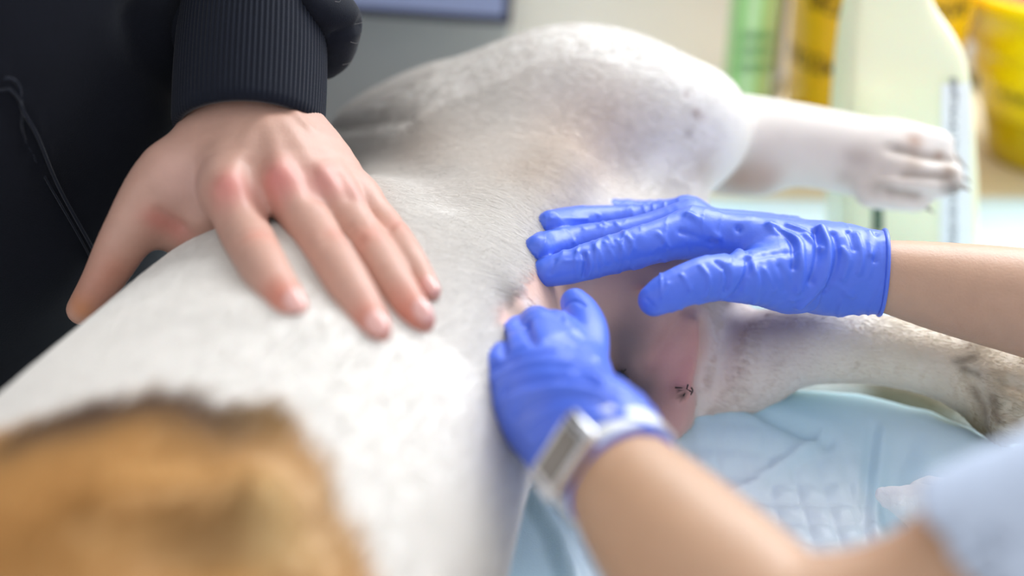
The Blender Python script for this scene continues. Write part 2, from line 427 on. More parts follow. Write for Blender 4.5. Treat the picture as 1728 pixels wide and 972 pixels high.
for a, w, c, s_ in (((1550,595),.003,(130,118,100),.8),((1640,630),.004,(125,110,95),.7),((1680,640),.004,(150,110,75),.8),((1712,672),.007,(140,95,50),.9),((1720,690),.004,(70,52,38),.8),((1660,730),.004,(80,65,60),.8),((1500,600),.05,(226,216,196),.7),((1620,620),.05,(224,212,190),.7),((1690,680),.03,(215,200,176),.7)):
    pt([a], w, c, s_)
pt([(1490,668),(1560,680),(1640,720)], .02, (120,108,78), .95)  # tail darkened to khaki, painting in the shade under the leg
for l_ in ([(1625,625),(1650,632)],[(1640,660),(1655,695),(1662,725)],[(1675,670),(1685,715)],[(1610,612),(1640,600)]): pt(l_, .0022, (110,96,80), .7)
# tan patch over the near flank, outlined on the body seen from above
poly_px = [(-60,760),(60,718),(180,683),(270,664),(330,672),(365,694),(455,684),(490,715),(510,760),(545,785),(560,835),(590,880),(605,930),(625,985)]
poly = [sd.hit(*q)[0][:2] for q in poly_px]
poly += [poly[-1]+np.array([.01,-.08]), poly[-1]+np.array([-.05,-.16]), poly[0]+np.array([-.05,-.14]), poly[0]+np.array([-.06,-.02])]
poly = np.array(poly)
def poly_sd(X, pg):
    d = np.full(len(X), 9.0); ins = np.zeros(len(X), bool)
    for a, b in zip(pg, np.roll(pg,-1,0)):
        e = b-a; t = np.clip(((X-a)@e)/(e@e+1e-12),0,1); d = np.minimum(d, np.linalg.norm(X-a-t[:,None]*e, axis=1))
        c = ((a[1] > X[:,1]) != (b[1] > X[:,1])) & (X[:,0] < (b[0]-a[0])*(X[:,1]-a[1])/(b[1]-a[1]+1e-12)+a[0]); ins ^= c
    return np.where(ins, -d, d)
sdist = poly_sd(sd.V[:,:2], poly) + .003*noise3(sd.V/.012)
pm = np.clip(.5-sdist/.006, 0, 1)*(sd.V[:,2] > TZ+.05)
tan_ = np.array(lin(196,148,90))*(1+.12*noise3(sd.V/.03))[:,None]
sd.col = sd.col*(1-pm[:,None]) + tan_*pm[:,None]
keep = sd.col.copy()
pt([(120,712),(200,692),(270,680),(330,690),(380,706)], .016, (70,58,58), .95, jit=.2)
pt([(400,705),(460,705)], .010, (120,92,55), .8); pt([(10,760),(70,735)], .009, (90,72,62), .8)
pt([(340,900),(410,890)], .016, (140,104,60), .7); pt([(330,850),(410,845)], .009, (205,160,105), .7); pt([(445,880),(470,940)], .010, (214,184,130), .7)  # fold's lighter ridges and the shade below it painted into the tan
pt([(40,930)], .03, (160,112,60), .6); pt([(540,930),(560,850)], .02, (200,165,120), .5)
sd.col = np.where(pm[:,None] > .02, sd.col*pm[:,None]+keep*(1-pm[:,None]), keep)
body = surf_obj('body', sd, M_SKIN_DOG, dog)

# claws
def claw(base, tip, r, parent, name='claw'):
    bm = bmesh.new(); a, b = Vector(base), Vector(tip); ax = (b-a).normalized(); sd_ = ax.cross(Vector((0,0,1))).normalized(); up = sd_.cross(ax)
    rings = []
    for t in (0,.35,.7,1.0):
        c = a.lerp(b,t) - Vector((0,0,1))*((t*t)*r*.8); rr = r*(1-t*.92)
        rings.append([bm.verts.new(c+sd_*rr*.8*math.cos(q*math.pi/4)+up*rr*math.sin(q*math.pi/4)) for q in range(8)])
    for p_, q_ in zip(rings, rings[1:]):
        for i in range(8): bm.faces.new((p_[i],p_[(i+1)%8],q_[(i+1)%8],q_[i]))
    bm.faces.new(rings[-1]); bm.faces.new(rings[0][::-1])
    return bm_obj(name, bm, M_CLAW, parent, True)
for a, b, r in (((1600,254,.937),(1634,280,.93),9),((1608,288,.927),(1640,302,.92),9),((1612,310,.922),(1640,316,.915),10),((1554,345,.93),(1578,354,.925),8),
                ((1776,660,.785),(1800,676,.785),10),((1778,697,.775),(1800,712,.775),10),((1754,740,.77),(1775,757,.77),9)):
    claw(P(*a), P(*b), Rr(r,a[2]), dog)

# short fur, combed along the body towards the hind end and down over the thigh
Vd, Qd = sd.V, sd.Q
cen = Vd[Qd].mean(1); nq = np.cross(Vd[Qd[:,2]]-Vd[Qd[:,0]], Vd[Qd[:,3]]-Vd[Qd[:,1]]); ar = np.linalg.norm(nq,axis=1)/2; nq = nq/(2*ar[:,None]+1e-15)
skq = skin[Qd].mean(1)
facing = np.einsum('ij,ij->i', nq, CAMP-cen)/np.linalg.norm(CAMP-cen,axis=1)
uq, vq, dq = proj(cen)
vis = (facing > -.35) & (dq > .2) & (uq > -500) & (uq < 1950) & (vq > -120) & (vq < 1700)
wgt = ar*vis*np.clip(1-1.25*skq, 0.0, 1)*np.where(np.abs(dq-.745) < .14, 1.0, .42)
NH = 250000
pick = rng.choice(len(Qd), NH, p=wgt/wgt.sum())
a, b = rng.random((2,NH,1)); q = Vd[Qd[pick]]
root = (q[:,0]*(1-a)+q[:,1]*a)*(1-b) + (q[:,3]*(1-a)+q[:,2]*a)*b
nr = nq[pick]
ru, rv, rd = proj(root)
rel = np.stack([root[:,0]/S, root[:,1]/S, (root[:,2]-TZ)/S], 1)
waist = np.clip((rel[:,1]-.5)/.2, 0, 1)[:,None]; back = np.clip((rel[:,1]-.72)/.16, 0, 1)[:,None]; leg = np.clip((rel[:,0]-.12)/.08, 0, 1)[:,None]
dr = (1-waist)*np.array([.35,.9,0]) + waist*(1-back)*np.array([.75,-.35,-.45]) + back*np.array([.95,-.15,-.30]) + leg*np.array([.9,-.1,0])
dr = dr +   .10*rng.normal(size=dr.shape) + .07*np.stack([noise3(root/.03+k*7.3) for k in range(3)],1)
dr -= nr*np.einsum('ij,ij->i',dr,nr)[:,None]; dr /= np.linalg.norm(dr,axis=1)[:,None]+1e-9
ln = (.0075+.003*rng.random(NH))*(1-.5*np.clip((rel[:,0]-.11)/.08,0,1))*(1-.38*np.clip((rel[:,1]-.76)/.1,0,1)*np.clip((rel[:,0]+.08)/.1,0,1))*(1-.5*skin[Qd[pick]].mean(1))
NP = 4; ts = np.linspace(0,1,NP)
pos = np.stack([root + dr*(ln*t)[:,None] + nr*(ln*(.24*t-.13*t*t))[:,None] - nr*.0004 for t in ts], 1)
hc = bpy.data.hair_curves.new('fur'); hc.add_curves([NP]*NH)
hc.attributes['position'].data.foreach_set('vector', pos.astype(np.float32).ravel())
ra_ = hc.attributes.get('radius') or hc.attributes.new('radius','FLOAT','POINT')
ra_.data.foreach_set('value', np.tile(np.array([.00009,.00008,.00006,.00002],np.float32), NH))
ca = hc.attributes.new('coat','FLOAT_COLOR','CURVE')
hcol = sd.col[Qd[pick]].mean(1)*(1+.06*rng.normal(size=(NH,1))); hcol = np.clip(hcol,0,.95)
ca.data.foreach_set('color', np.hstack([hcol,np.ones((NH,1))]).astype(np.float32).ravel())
M_FUR = mat('fur_strands', (1,1,1), .65, .1, attr=True)
fur = link('fur', hc, M_FUR, dog); fur['kind'] = 'stuff'
# ================================================================== HANDS
def hand_field(lo, hi, h, fingers, palm, kf=.0018, kp=.010, kin=.003, flat=None):
    F = Field(lo, hi, h); G = F.like()
    for f in fingers:
        T = F.like(); T.chain([PR(*q) for q in f], kin, sub=4); F.merge(T, kf)
    for ch in palm: G.chain([PR(*q) for q in ch], kp, sub=3)
    F.merge(G, kp*.8); return F
def bounds(lists, pad):
    pts = np.array([P(*q[:3]) for l in lists for q in l]); rs = max(Rr(q[3],q[2]) for l in lists for q in l)
    return pts.min(0)-rs-pad, pts.max(0)+rs+pad

# ------------------------------------------------ man in the navy sweatshirt
man = empty('person', W(-.62,.78,-.9/S), 'person in a dark navy sweatshirt resting a bare hand on the dog', 'person')
mf = [[(388,322,.685,46),(418,400,.660,44),(452,465,.628,41),(478,506,.608,37),(490,520,.602,31)],
      [(482,318,.688,42),(532,395,.662,41),(585,475,.628,39),(618,532,.606,35),(634,556,.597,28)],
      [(555,325,.695,38),(612,398,.672,36),(662,472,.642,34),(692,518,.624,31),(708,540,.616,27)],
      [(605,335,.71,33),(652,385,.695,31),(690,437,.675,28),(712,474,.662,25),(724,492,.655,21)],
      [(290,300,.715,56),(246,345,.71,46),(208,410,.712,42),(172,475,.722,34),(140,522,.735,27)]]
mp = [[(395,215,.745,64),(392,265,.715,62),(390,322,.69,48)],[(430,215,.745,66),(455,265,.71,60),(480,318,.692,46)],
      [(460,220,.745,64),(510,270,.715,58),(552,325,.698,42)],[(490,225,.745,58),(550,280,.73,50),(600,335,.713,36)],
      [(360,230,.735,58),(320,280,.72,58),(290,315,.712,52)],[(310,320,.715,40),(345,370,.71,28)],
      [(285,325,.725,50),(318,378,.722,40),(385,396,.725,38)],[(250,365,.722,36),(300,396,.728,32)],[(400,340,.735,50),(470,345,.73,52),(560,350,.735,44)],
      [(425,215,.745,86),(430,150,.755,86),(432,60,.77,92),(435,-20,.78,95)]]
def rest(q, lift):      # a joint lying on the dog's side
    c, n_ = sd.hit(q[0], q[1]); r = Rr(q[3], q[2]); e_ = c + nrm(n_)*r*lift; return np.append(e_, r)
for f in mf[:4]:
    for j, l_ in ((-1,.55),(-2,.72),(-3,.95)):
        e_ = rest(f[j], l_); uu, vv, dd = (float(x[0]) for x in proj(e_[None,:3])); f[j] = (f[j][0], f[j][1], min(f[j][2], dd), f[j][3])
lo, hi = bounds(mf+mp, .01)
Fm = hand_field(lo, hi, .0013, mf, mp, kf=.0015, kp=.012)
sm = Surf(*Fm.mesh(), smooth=2)
for q, w_, a_ in (([(382,318)],.008,.0028),([(472,298)],.008,.0026),([(545,302)],.007,.0020),([(598,325)],.007,.0014),
    ([(390,300),(415,250),(428,215)],.005,.0010),([(472,285),(460,240),(450,205)],.005,.0014),([(540,290),(500,240),(480,205)],.005,.0012),
    ([(425,280),(432,330),(445,360)],.006,-.0018),([(515,290),(530,330)],.005,-.0018),([(572,300),(590,335)],.004,-.0016),
    ([(520,215),(500,190)],.003,.0012),([(255,330),(300,385),(340,400)],.006,-.0016),([(268,360),(300,380)],.003,-.0010),
    ([(400,400),(440,388)],.002,-.0005),([(408,412),(450,398)],.002,-.0005),([(545,395),(590,385)],.002,-.0006),([(550,408),(597,397)],.002,-.0006),
    ([(605,405),(640,378)],.002,-.0006),([(615,398)],.004,.0008),([(612,412),(648,388)],.002,-.0005),([(650,395),(680,370)],.0018,-.0005),([(668,382)],.003,.0006),
    ([(620,470),(640,455)],.002,-.0003),([(455,470),(480,458)],.002,-.0004)): sm.bump(q, w_, a_)
sm.normals(); sm.col[:] = lin(200,157,140)
def pm_(px, w, c, st): sm.paint(px, w, lin(*c), st, jit=.2)
pm_([(385,320)],.010,(205,120,112),.75); pm_([(470,305)],.011,(205,118,112),.8); pm_([(545,308)],.009,(206,130,124),.6); pm_([(600,325)],.008,(206,140,130),.5)
pm_([(360,250),(420,220),(500,215)],.016,(190,150,132),.5); pm_([(320,310)],.016,(200,160,150),.6)
for a in ((480,500),(625,545),(702,528)): pm_([a],.012,(205,120,100),.75)
for a in ((720,485),(440,395),(575,395),(628,392),(672,378)): pm_([a],.008,(208,140,122),.55)
pm_([(265,370),(300,390)],.007,(196,120,108),.7); pm_([(190,460),(150,510)],.012,(205,135,110),.6); pm_([(140,522)],.008,(214,140,90),.7)
surf_obj('hand_and_forearm', sm, M_SKIN, man)
def nail(s, px, along_px, ln, wd, parent):
    c, n = s.hit(*px); t, _ = s.hit(*along_px); t = nrm(c-t); n = nrm(n); t = nrm(t-n*(t@n)); b = np.cross(n,t)
    bm = bmesh.new(); bmesh.ops.create_uvsphere(bm, u_segments=20, v_segments=12, radius=1)
    for v in bm.verts:
        x, y, z = v.co; z2 = z*.0013 - .0012*y*y; v.co = Vector(c + t*x*ln + b*y*wd + n*(z2+.0001))
    return bm_obj('fingernail', bm, M_NAIL, parent, True)
for px, al in (((498,508),(470,470)),((638,544),(612,500)),((713,524),(690,490)),((723,480),(705,450))):
    nail(sm, px, al, .0055 if px[0] != 723 else .0048, .0048 if px[0] != 723 else .0038, man)

# torso of the sweatshirt: body block leaning over the table edge
Ft = Field(W(-1.05,.42,-.55), W(-.05,1.32,1.1), .0065)
tc_ = [(-.69,.82,-.40,.30),(-.695,.82,-.05,.30),(-.565,.85,.22,.31),(-.47,.90,.50,.32),(-.44,.93,.74,.29)]
Ft.chain([(W(*t[:3]),S*t[3]) for t in tc_], .02, sub=2)
Ft.cut(W(0,0,-.42), (0,0,-1))
stt = Surf(*Ft.mesh(), smooth=3)
stt.bump([(0,138),(22,142),(40,165),(62,230),(95,310),(150,420),(200,520)], .0022, .0030)
stt.bump([(12,142),(28,160),(50,230),(83,310),(138,420),(190,520)], .004, -.0016)
stt.bump([(225,40),(262,110),(300,165)], .010, -.006)
stt.bump([(260,180),(200,330),(110,440)], .03, .008)
stt.bump([(180,150),(150,300)], .03, -.004)
stt.normals(); stt.col[:] = 1
hood = surf_obj('sweatshirt_body', stt, M_NAVY, man)
def tube(name, pts, r, material, parent, n=7, taper=False):
    pts = np.asarray(pts); T = np.gradient(pts, axis=0); V = []; m = len(pts)
    for i_, (p_, t_) in enumerate(zip(pts, T)):
        t_ = nrm(t_); a_ = nrm(np.cross(t_, [.3,.2,.93])); b_ = np.cross(t_, a_); rr = r*(1-.85*i_/(m-1)) if taper else r
        q_ = np.arange(n)*2*math.pi/n; V.append(p_ + rr*(np.outer(np.cos(q_),a_)+np.outer(np.sin(q_),b_)))
    i_ = np.arange(n); k_ = (i_+1)%n
    Q = np.concatenate([np.stack([j*n+i_, j*n+k_, (j+1)*n+k_, (j+1)*n+i_],1) for j in range(m-1)])
    return link(name, np_mesh(name, np.concatenate(V), Q), material, parent)
M_SEAM = mat('navy_seam', lin(25,29,41), .8, .2, sheen=.3)
for px_, r_ in (([(-20,136),(10,138),(30,150),(45,180),(62,230),(95,310),(150,420),(205,520)],.0009),([(-20,146),(5,148),(20,160),(34,190),(50,235),(82,312),(136,420),(190,520)],.0006)):
    tube('pocket_seam', stt.line(px_, 6)+np.array([.0004,-.0006,.0002]), r_, M_SEAM, hood)

# sleeve: puffed over the cuff and hanging lower on its outer side
Fs = Field(*bounds([[(430,60,.78,190),(440,-420,1.0,240),(250,-520,1.05,150)]], .0), .0028)
Fs.chain([PR(455,12,.785,118),PR(450,-90,.80,140),PR(430,-240,.84,150),PR(330,-420,.92,170),PR(120,-480,1.0,180)], .012, sub=3)
Fs.chain([PR(330,45,.772,58),PR(400,8,.765,60),PR(480,2,.765,62),PR(545,32,.775,58),PR(560,78,.79,42),PR(548,110,.80,26)], .010, sub=4)
Fs.chain([PR(330,45,.80,60),PR(300,90,.815,50),PR(305,140,.83,36)], .010, sub=3)
Fs.chain([PR(330,60,.82,60),PR(440,60,.85,70),PR(550,80,.82,46)], .010, sub=3)
Fs.cone(P(432,250,.735), P(440,-10,.775), Rr(108,.735), Rr(100,.775), .006, neg=True)
ss_ = Surf(*Fs.mesh(), smooth=2)
ss_.bump([(600,40),(560,62),(530,60),(500,45)], .003, -.0035); ss_.bump([(596,30),(560,20),(520,5)], .010, .004)
ss_.normals(); ss_.col[:] = 1
slv = surf_obj('sleeve', ss_, M_NAVY, man)
M_LINT = mat('pale_lint', lin(200,195,190), .6)
for (u_, v_), (u2, v2) in (((598,42),(618,24)),((602,55),(612,50)),((578,108),(600,92)),((560,4),(575,-8)),((590,70),(606,66)),((366,66),(378,72))):
    a_, n_ = ss_.hit(u_, v_); uu, vv, dd = (float(x[0]) for x in proj(a_[None])); b_ = P(u2, v2, dd-.004); m_ = (a_+b_)/2+np.array([.001,0,-.0015])
    tube('stray_hair', catmull(np.array([a_, m_, b_]), 4), .00007, M_LINT, slv, 5, True)
# ribbed cuff: a tube with real ribs
def tube_ribs(name, rings, nseg, ribs, amp, material, parent, thick=.003):
    # rings: (centre, e1, e2, r1, r2)
    V = []; n = nseg
    for inner in (0,1):
        seq = rings if not inner else rings[::-1]
        for c, e1, e2, r1, r2 in seq:
            a = np.arange(n)*2*math.pi/n; rr = 1 + (0 if inner else (amp if c is not rings[0][0] else 0)*np.sign(np.cos(a*ribs))*np.abs(np.cos(a*ribs))**.7) - (thick/r1 if inner else 0)
            V.append(c + np.outer(np.cos(a)*rr*r1, e1) + np.outer(np.sin(a)*rr*r2, e2))
    m = len(V); V = np.concatenate(V); Q = []
    i = np.arange(n); j = (i+1)%n
    for k in range(m):
        k2 = (k+1)%m; Q.append(np.stack([k*n+i, k*n+j, k2*n+j, k2*n+i],1))
    Q = np.concatenate(Q)
    return link(name, np_mesh(name, V, Q), material, parent)
rings = []
for t in np.linspace(0,1.35,18):
    c = P(420+8*t, 222-212*t, .738+.037*t); ax = nrm(P(430,0,.778)-P(420,200,.738))
    e1 = nrm(np.array([1,0,0])-ax*ax[0]); e2 = np.cross(ax,e1)
    bul = 1+.03*math.sin(math.pi*min(t,1))-.02*(t<.05)
    fr = e2 if (CAMP-c)@e2 > 0 else -e2
    rings.append((c, e1, np.sign(fr@e2)*(fr - ax*.12*(1-t)), Rr(125,.74)*bul, Rr(122-6*t,.74)*bul))
tube_ribs('ribbed_cuff', rings, 720, 90, .008, M_CUFF, man)

# ------------------------------------------------ vet: both gloved hands
vet = empty('person', W(.75,.45,-.9/S), 'person in pale blue scrubs with both blue-gloved hands on the dog\'s belly', 'person')
rf = [[(1170,392,.762,42),(1110,408,.752,36),(1055,424,.745,33),(985,444,.738,30),(945,454,.735,28),(922,460,.733,24)],
      [(1165,375,.785,40),(1100,390,.782,32),(1040,402,.778,31),(970,411,.772,30),(925,417,.768,28),(908,420,.766,25)],
      [(1160,368,.81,38),(1090,374,.812,29),(1030,374,.81,28),(970,375,.805,27),(930,378,.80,24)],
      [(1150,368,.835,34),(1085,364,.84,26),(1020,360,.84,25),(955,360,.838,22)],
      [(1330,465,.745,60),(1265,468,.728,46),(1215,468,.716,40),(1180,473,.71,38),(1130,492,.705,34),(1104,506,.703,28)]]
rp = [[(1400,450,.76,66),(1300,415,.762,50),(1170,392,.765,36)],[(1400,445,.775,62),(1290,405,.79,46),(1165,382,.80,34)],[(1400,445,.79,60),(1280,405,.81,42),(1155,376,.83,28)],
      [(1395,458,.755,64),(1330,468,.745,52)],[(1380,455,.765,67),(1440,458,.76,70),(1500,461,.755,72)]]
for f, lifts in ((rf[0],((-1,.75),(-2,.85),(-3,1.0))),(rf[1],((-1,.55),(-2,.65),(-3,.8))),(rf[2],((-1,.4),(-2,.5)))):
    for j, l_ in lifts:
        e_ = rest(f[j], l_); uu, vv, dd = (float(x[0]) for x in proj(e_[None,:3])); f[j] = (f[j][0], f[j][1], max(min(f[j][2], dd), f[j][2]-.03), f[j][3])
lo, hi = bounds(rf+rp, .006)
Fr = hand_field(lo, hi, .00085, rf, rp, kf=.0012, kp=.010)
axr = nrm(P(1500,461,.755)-P(1400,455,.762))
Fr.cut(P(1488,460,.756), axr)
sr = Surf(*Fr.mesh(), smooth=1)
def wr(s, lst):
    for px, w_, a_ in lst: s.bump(px, w_*.82, a_*.95)
    s.normals()
def creases(s, ax, amp, fl, ft):     # fine tension lines of thin nitrile across the hand
    e1_ = nrm(np.cross(ax, [0,0,1])); e2_ = np.cross(ax, e1_); wp = .55*noise3(s.V/.018)
    n_ = noise3(np.stack([s.V@ax/fl+wp, s.V@e1_/ft, s.V@e2_/ft], 1))
    m_ = np.clip(.35+1.2*noise3(s.V/.022+9), 0, 1)
    s.V = s.V + s.N*(amp*m_*((1-np.abs(n_))**6-.15))[:,None]; s.normals()
wr(sr, [([(1245,385),(1262,430),(1258,470),(1228,505)],.0024,-.0022),([(1210,442),(1228,462),(1225,490)],.0018,-.0016),([(1265,432),(1275,470),(1272,510)],.0024,.0014),
  ([(1183,450),(1195,470),(1190,500)],.0016,.0012),([(1150,465),(1165,490)],.0014,.0010),([(1128,480),(1118,500)],.0014,.0010),([(1090,505),(1105,520)],.0012,-.0007),
  ([(985,428),(988,450),(984,466)],.0014,-.0015),([(992,428),(996,450),(992,466)],.0014,.0009),([(1004,414),(1014,430),(1020,448)],.0014,.0006),([(1022,408),(1032,426),(1038,444)],.0014,.0006),([(1040,404),(1050,420),(1056,438)],.0014,.0006),([(1058,400),(1070,420)],.0014,.0005),
  ([(935,440),(928,460)],.0012,-.0008),([(955,440),(985,440)],.0014,.0006),
  ([(955,388),(968,408),(972,425)],.0014,.0006),([(984,384),(998,402),(1004,420)],.0014,.0006),([(1012,380),(1026,398),(1034,414)],.0014,.0006),([(1042,376),(1054,392),(1064,406)],.0014,.0006),
  ([(1165,362),(1210,400),(1262,432)],.0026,.0018),([(1150,392),(1200,410),(1240,432)],.0022,-.0012),([(1110,395),(1130,420)],.002,.0008),
  ([(1300,380),(1345,405),(1352,440),(1345,490)],.0028,.0024),([(1310,385),(1336,410),(1340,450)],.002,-.0022),
  ([(1385,385),(1398,420),(1388,470),(1350,515)],.003,.0028),([(1375,390),(1380,430),(1370,475)],.0024,-.0026),([(1405,395),(1410,440),(1395,490)],.0024,-.0020),
  ([(1360,398),(1385,420)],.002,.0018),([(1330,380),(1370,395)],.002,.0016),([(1420,420),(1430,440),(1424,470)],.002,.0012),([(1445,395),(1455,430),(1450,460)],.0018,.0014),
  ([(1432,392),(1440,420)],.0018,-.0016),([(1466,392),(1470,430)],.0016,.0014),([(1478,395),(1476,440)],.0014,-.0014),([(1340,505),(1400,480),(1440,500)],.0022,.0012),
  ([(1240,440),(1300,430),(1340,425)],.0022,-.0008),([(1290,455),(1305,490)],.002,.0008),([(1315,450),(1325,490)],.002,-.0008),([(930,370),(990,368)],.0014,.0007),([(1010,362),(1020,378)],.0013,.0008)])
creases(sr, axr, .0009, .0055, .022)
gr = surf_obj('glove', sr, M_GLOVE, vet)
def torus(name, c, e1, e2, r1, r2, rt, material, parent, n=72, m=8):
    a = np.arange(n)*2*math.pi/n; ax = np.cross(e1,e2); V = []
    for j in range(m):
        q = 2*math.pi*j/m; rr = math.cos(q)*rt
        V.append(c + np.outer(np.cos(a)*(r1+rr), e1)+np.outer(np.sin(a)*(r2+rr), e2)+ax*math.sin(q)*rt)
    V = np.concatenate(V); i = np.arange(n); k = (i+1)%n
    Q = np.concatenate([np.stack([j*n+i, j*n+k, ((j+1)%m)*n+k, ((j+1)%m)*n+i],1) for j in range(m)])
    return link(name, np_mesh(name, V, Q), material, parent)
e1 = nrm(np.array([0,0,1.])-axr*axr[2]); e2 = np.cross(axr,e1)
torus('rolled_rim', P(1488,460,.756), e1, e2, Rr(72,.755), Rr(72,.755), .0011, M_GLOVE, gr)

# left hand, knuckles bent, pressing
lf = [[(845,640,.640,44),(828,598,.660,32),(822,566,.675,24),(826,556,.69,20),(835,560,.715,18)],
      [(885,625,.640,46),(872,590,.655,36),(866,566,.672,30),(872,556,.69,26),(885,562,.715,20)],
      [(930,605,.640,48),(918,570,.658,40),(908,552,.674,34),(905,545,.69,28),(915,560,.72,22)],
      [(955,590,.65,44),(940,560,.665,36),(928,552,.68,28),(930,556,.70,24)],
      [(985,650,.625,38),(992,600,.650,36),(992,560,.672,35),(982,530,.690,31),(970,511,.70,25)]]
lp = [[(1010,760,.565,88),(930,700,.60,84),(858,640,.635,46)],[(1012,755,.565,86),(938,682,.61,78),(886,628,.64,48)],[(1012,758,.565,82),(952,668,.61,62),(925,610,.64,48)],
      [(1015,762,.57,76),(992,692,.60,54),(986,640,.63,39)],[(1000,745,.57,94),(1030,785,.555,97),(1060,820,.54,104)]]
lo, hi = bounds(lf+lp, .006)
Fl = hand_field(lo, hi, .0009, lf, lp, kf=.0012, kp=.012)
axl = nrm(P(1110,880,.52)-P(1010,765,.56)); cl = P(1024,778,.556)
Fl.cut(cl+axl*.012, axl)
sl_ = Surf(*Fl.mesh(), smooth=1)
wr(sl_, [([(836,610),(890,585),(960,580),(1005,610)],.002,.0016),([(832,622),(900,598),(970,600),(1015,632)],.002,-.0016),([(835,640),(905,612),(980,620),(1025,655)],.0022,.0016),
  ([(850,662),(920,640),(1000,645),(1040,672)],.0024,-.0016),([(855,676),(930,655),(1000,660),(1050,690)],.0024,.0014),([(870,700),(940,672),(1030,680),(1070,702)],.0026,-.0014),
  ([(920,575),(965,580),(1000,600)],.0018,-.0014),([(880,600),(940,590)],.0016,.0010),([(955,515),(970,508),(985,515)],.0013,-.0009),([(952,525),(955,545)],.0013,.0008),
  ([(845,560),(848,580),(853,600)],.0024,-.004),([(888,548),(892,562),(903,580)],.0024,-.003),([(905,745),(960,712),(1040,700),(1100,728)],.003,.0018),([(900,730),(950,700),(1030,692)],.003,-.0016),([(815,575),(818,600)],.0014,.0008),([(830,570),(834,590)],.0012,-.0007)])
creases(sl_, axl, .0009, .0055, .026)
gl = surf_obj('glove', sl_, M_GLOVE, vet)

# bare arms up to the short sleeves
def wbounds(ch, pad):
    p_ = np.array([c[0] for c in ch]); r_ = max(c[1] for c in ch); return p_.min(0)-r_-pad, p_.max(0)+r_+pad
def arm(ch, cutp, cutn, h, colr):
    F = Field(*wbounds(ch, .01), h); F.chain(ch, .012, sub=5)
    F.cut(P(*cutp), cutn); s = Surf(*F.mesh(), smooth=3); s.col[:] = lin(*colr); return s
RSH, LSH = (W(.66,.50,.42), S*.075), (W(.58,.14,.42), S*.075)
ra = arm([PR(1440,462,.758,54),PR(1495,466,.753,61),PR(1600,486,.75,77),PR(1740,512,.74,92),PR(1900,548,.72,106),PR(2060,590,.70,108),(W(.49,.585,.16),S*.046),(W(.57,.545,.28),S*.054),RSH], (1445,462,.758), -axr, .0022, (192,152,126))
ra.paint([(1620,560),(1728,595)], .02, lin(182,136,110), .5)
la = arm([PR(1005,758,.565,70),PR(1040,800,.55,90),PR(1105,880,.52,124),PR(1200,985,.49,150),PR(1320,1085,.465,158),PR(1470,1065,.45,140),PR(1590,1010,.44,132),PR(1740,925,.425,132),(W(.30,.29,.27),S*.04),(W(.44,.21,.35),S*.05),LSH], (1000,752,.566), -axl, .0024, (192,152,122))
# forearms, one skin mesh per person
Vv = np.vstack([ra.V, la.V]); Qv = np.vstack([ra.Q, la.Q+len(ra.V)]); Cv = np.vstack([ra.col, la.col])
link('arms', np_mesh('arms', Vv, Qv, Cv), M_SKIN, vet)
# sleeves and tunic of pale cloth, leaning over the table edge
def cloth(name, ch, hem, ax_, inner, h):
    F = Field(*wbounds(ch, .012), h); F.chain(ch, .01, sub=5); F.cut(hem, ax_)
    F.cone(*inner, .003, neg=True); q_ = Surf(*F.mesh(), smooth=3); q_.col[:] = 1; return surf_obj(name, q_, M_SCRUB, vet)
axs = nrm(P(1500,1050,.445)-P(1720,920,.425))
cloth('sleeve', [PR(1590,1010,.435,165),PR(1740,925,.425,182),(W(.30,.29,.27),S*.062),(W(.44,.21,.35),S*.078),(W(.60,.15,.42),S*.10)], P(1630,945,.432), axs,
      (P(1500,1065,.44), P(1720,930,.425), Rr(138,.44), Rr(140,.425)), .0036)
axq = nrm(W(.49,.585,.16)-W(.57,.545,.28))
cloth('sleeve', [(W(.50,.58,.18),S*.064),(W(.57,.545,.28),S*.074),(W(.64,.51,.38),S*.09),(W(.72,.44,.42),S*.11)], W(.515,.572,.20), axq,
      (W(.48,.59,.14), W(.56,.55,.265), S*.052, S*.056), .004)
Fv = Field(W(.42,-.22,-.55), W(1.2,.80,.75), .008)
Fv.chain([(W(.90,.30,-.45),S*.23),(W(.88,.30,.05),S*.22),(W(.78,.31,.32),S*.22),(W(.74,.31,.44),S*.16)], .02, sub=3)
Fv.chain([(W(.60,.15,.42),S*.10),(W(.72,.31,.46),S*.12),(W(.68,.48,.42),S*.10)], .05, sub=4); Fv.cut(W(0,0,-.45),(0,0,-1))
sv = Surf(*Fv.mesh(), smooth=3); surf_obj('tunic', sv, M_SCRUB, vet)

# dark suture ends and crusts on the shaved groin
M_SUT = mat('dark_suture', lin(34,28,26), .6)
for (u_, v_), lst in (((1050,632),((-9,-7,10,5),(-7,8,7,-8),(-12,2,9,-3),(2,-10,-3,9))),((1143,662),((-8,-4,6,6),(4,-8,-5,8),(8,0,14,8))),((1077,684),((-4,-2,4,2),(0,-4,1,4)))):
    for a_, b_, c_, d_ in lst:
        p0_, n0_ = sd.hit(u_+a_, v_+b_, 3); p1_, n1_ = sd.hit(u_+c_, v_+d_, 3)
        tube('suture', catmull(np.array([p0_+n0_*.0004, (p0_+p1_)/2+n0_*.0012, p1_+n1_*.0003]), 4), .00042, M_SUT, dog, 6)
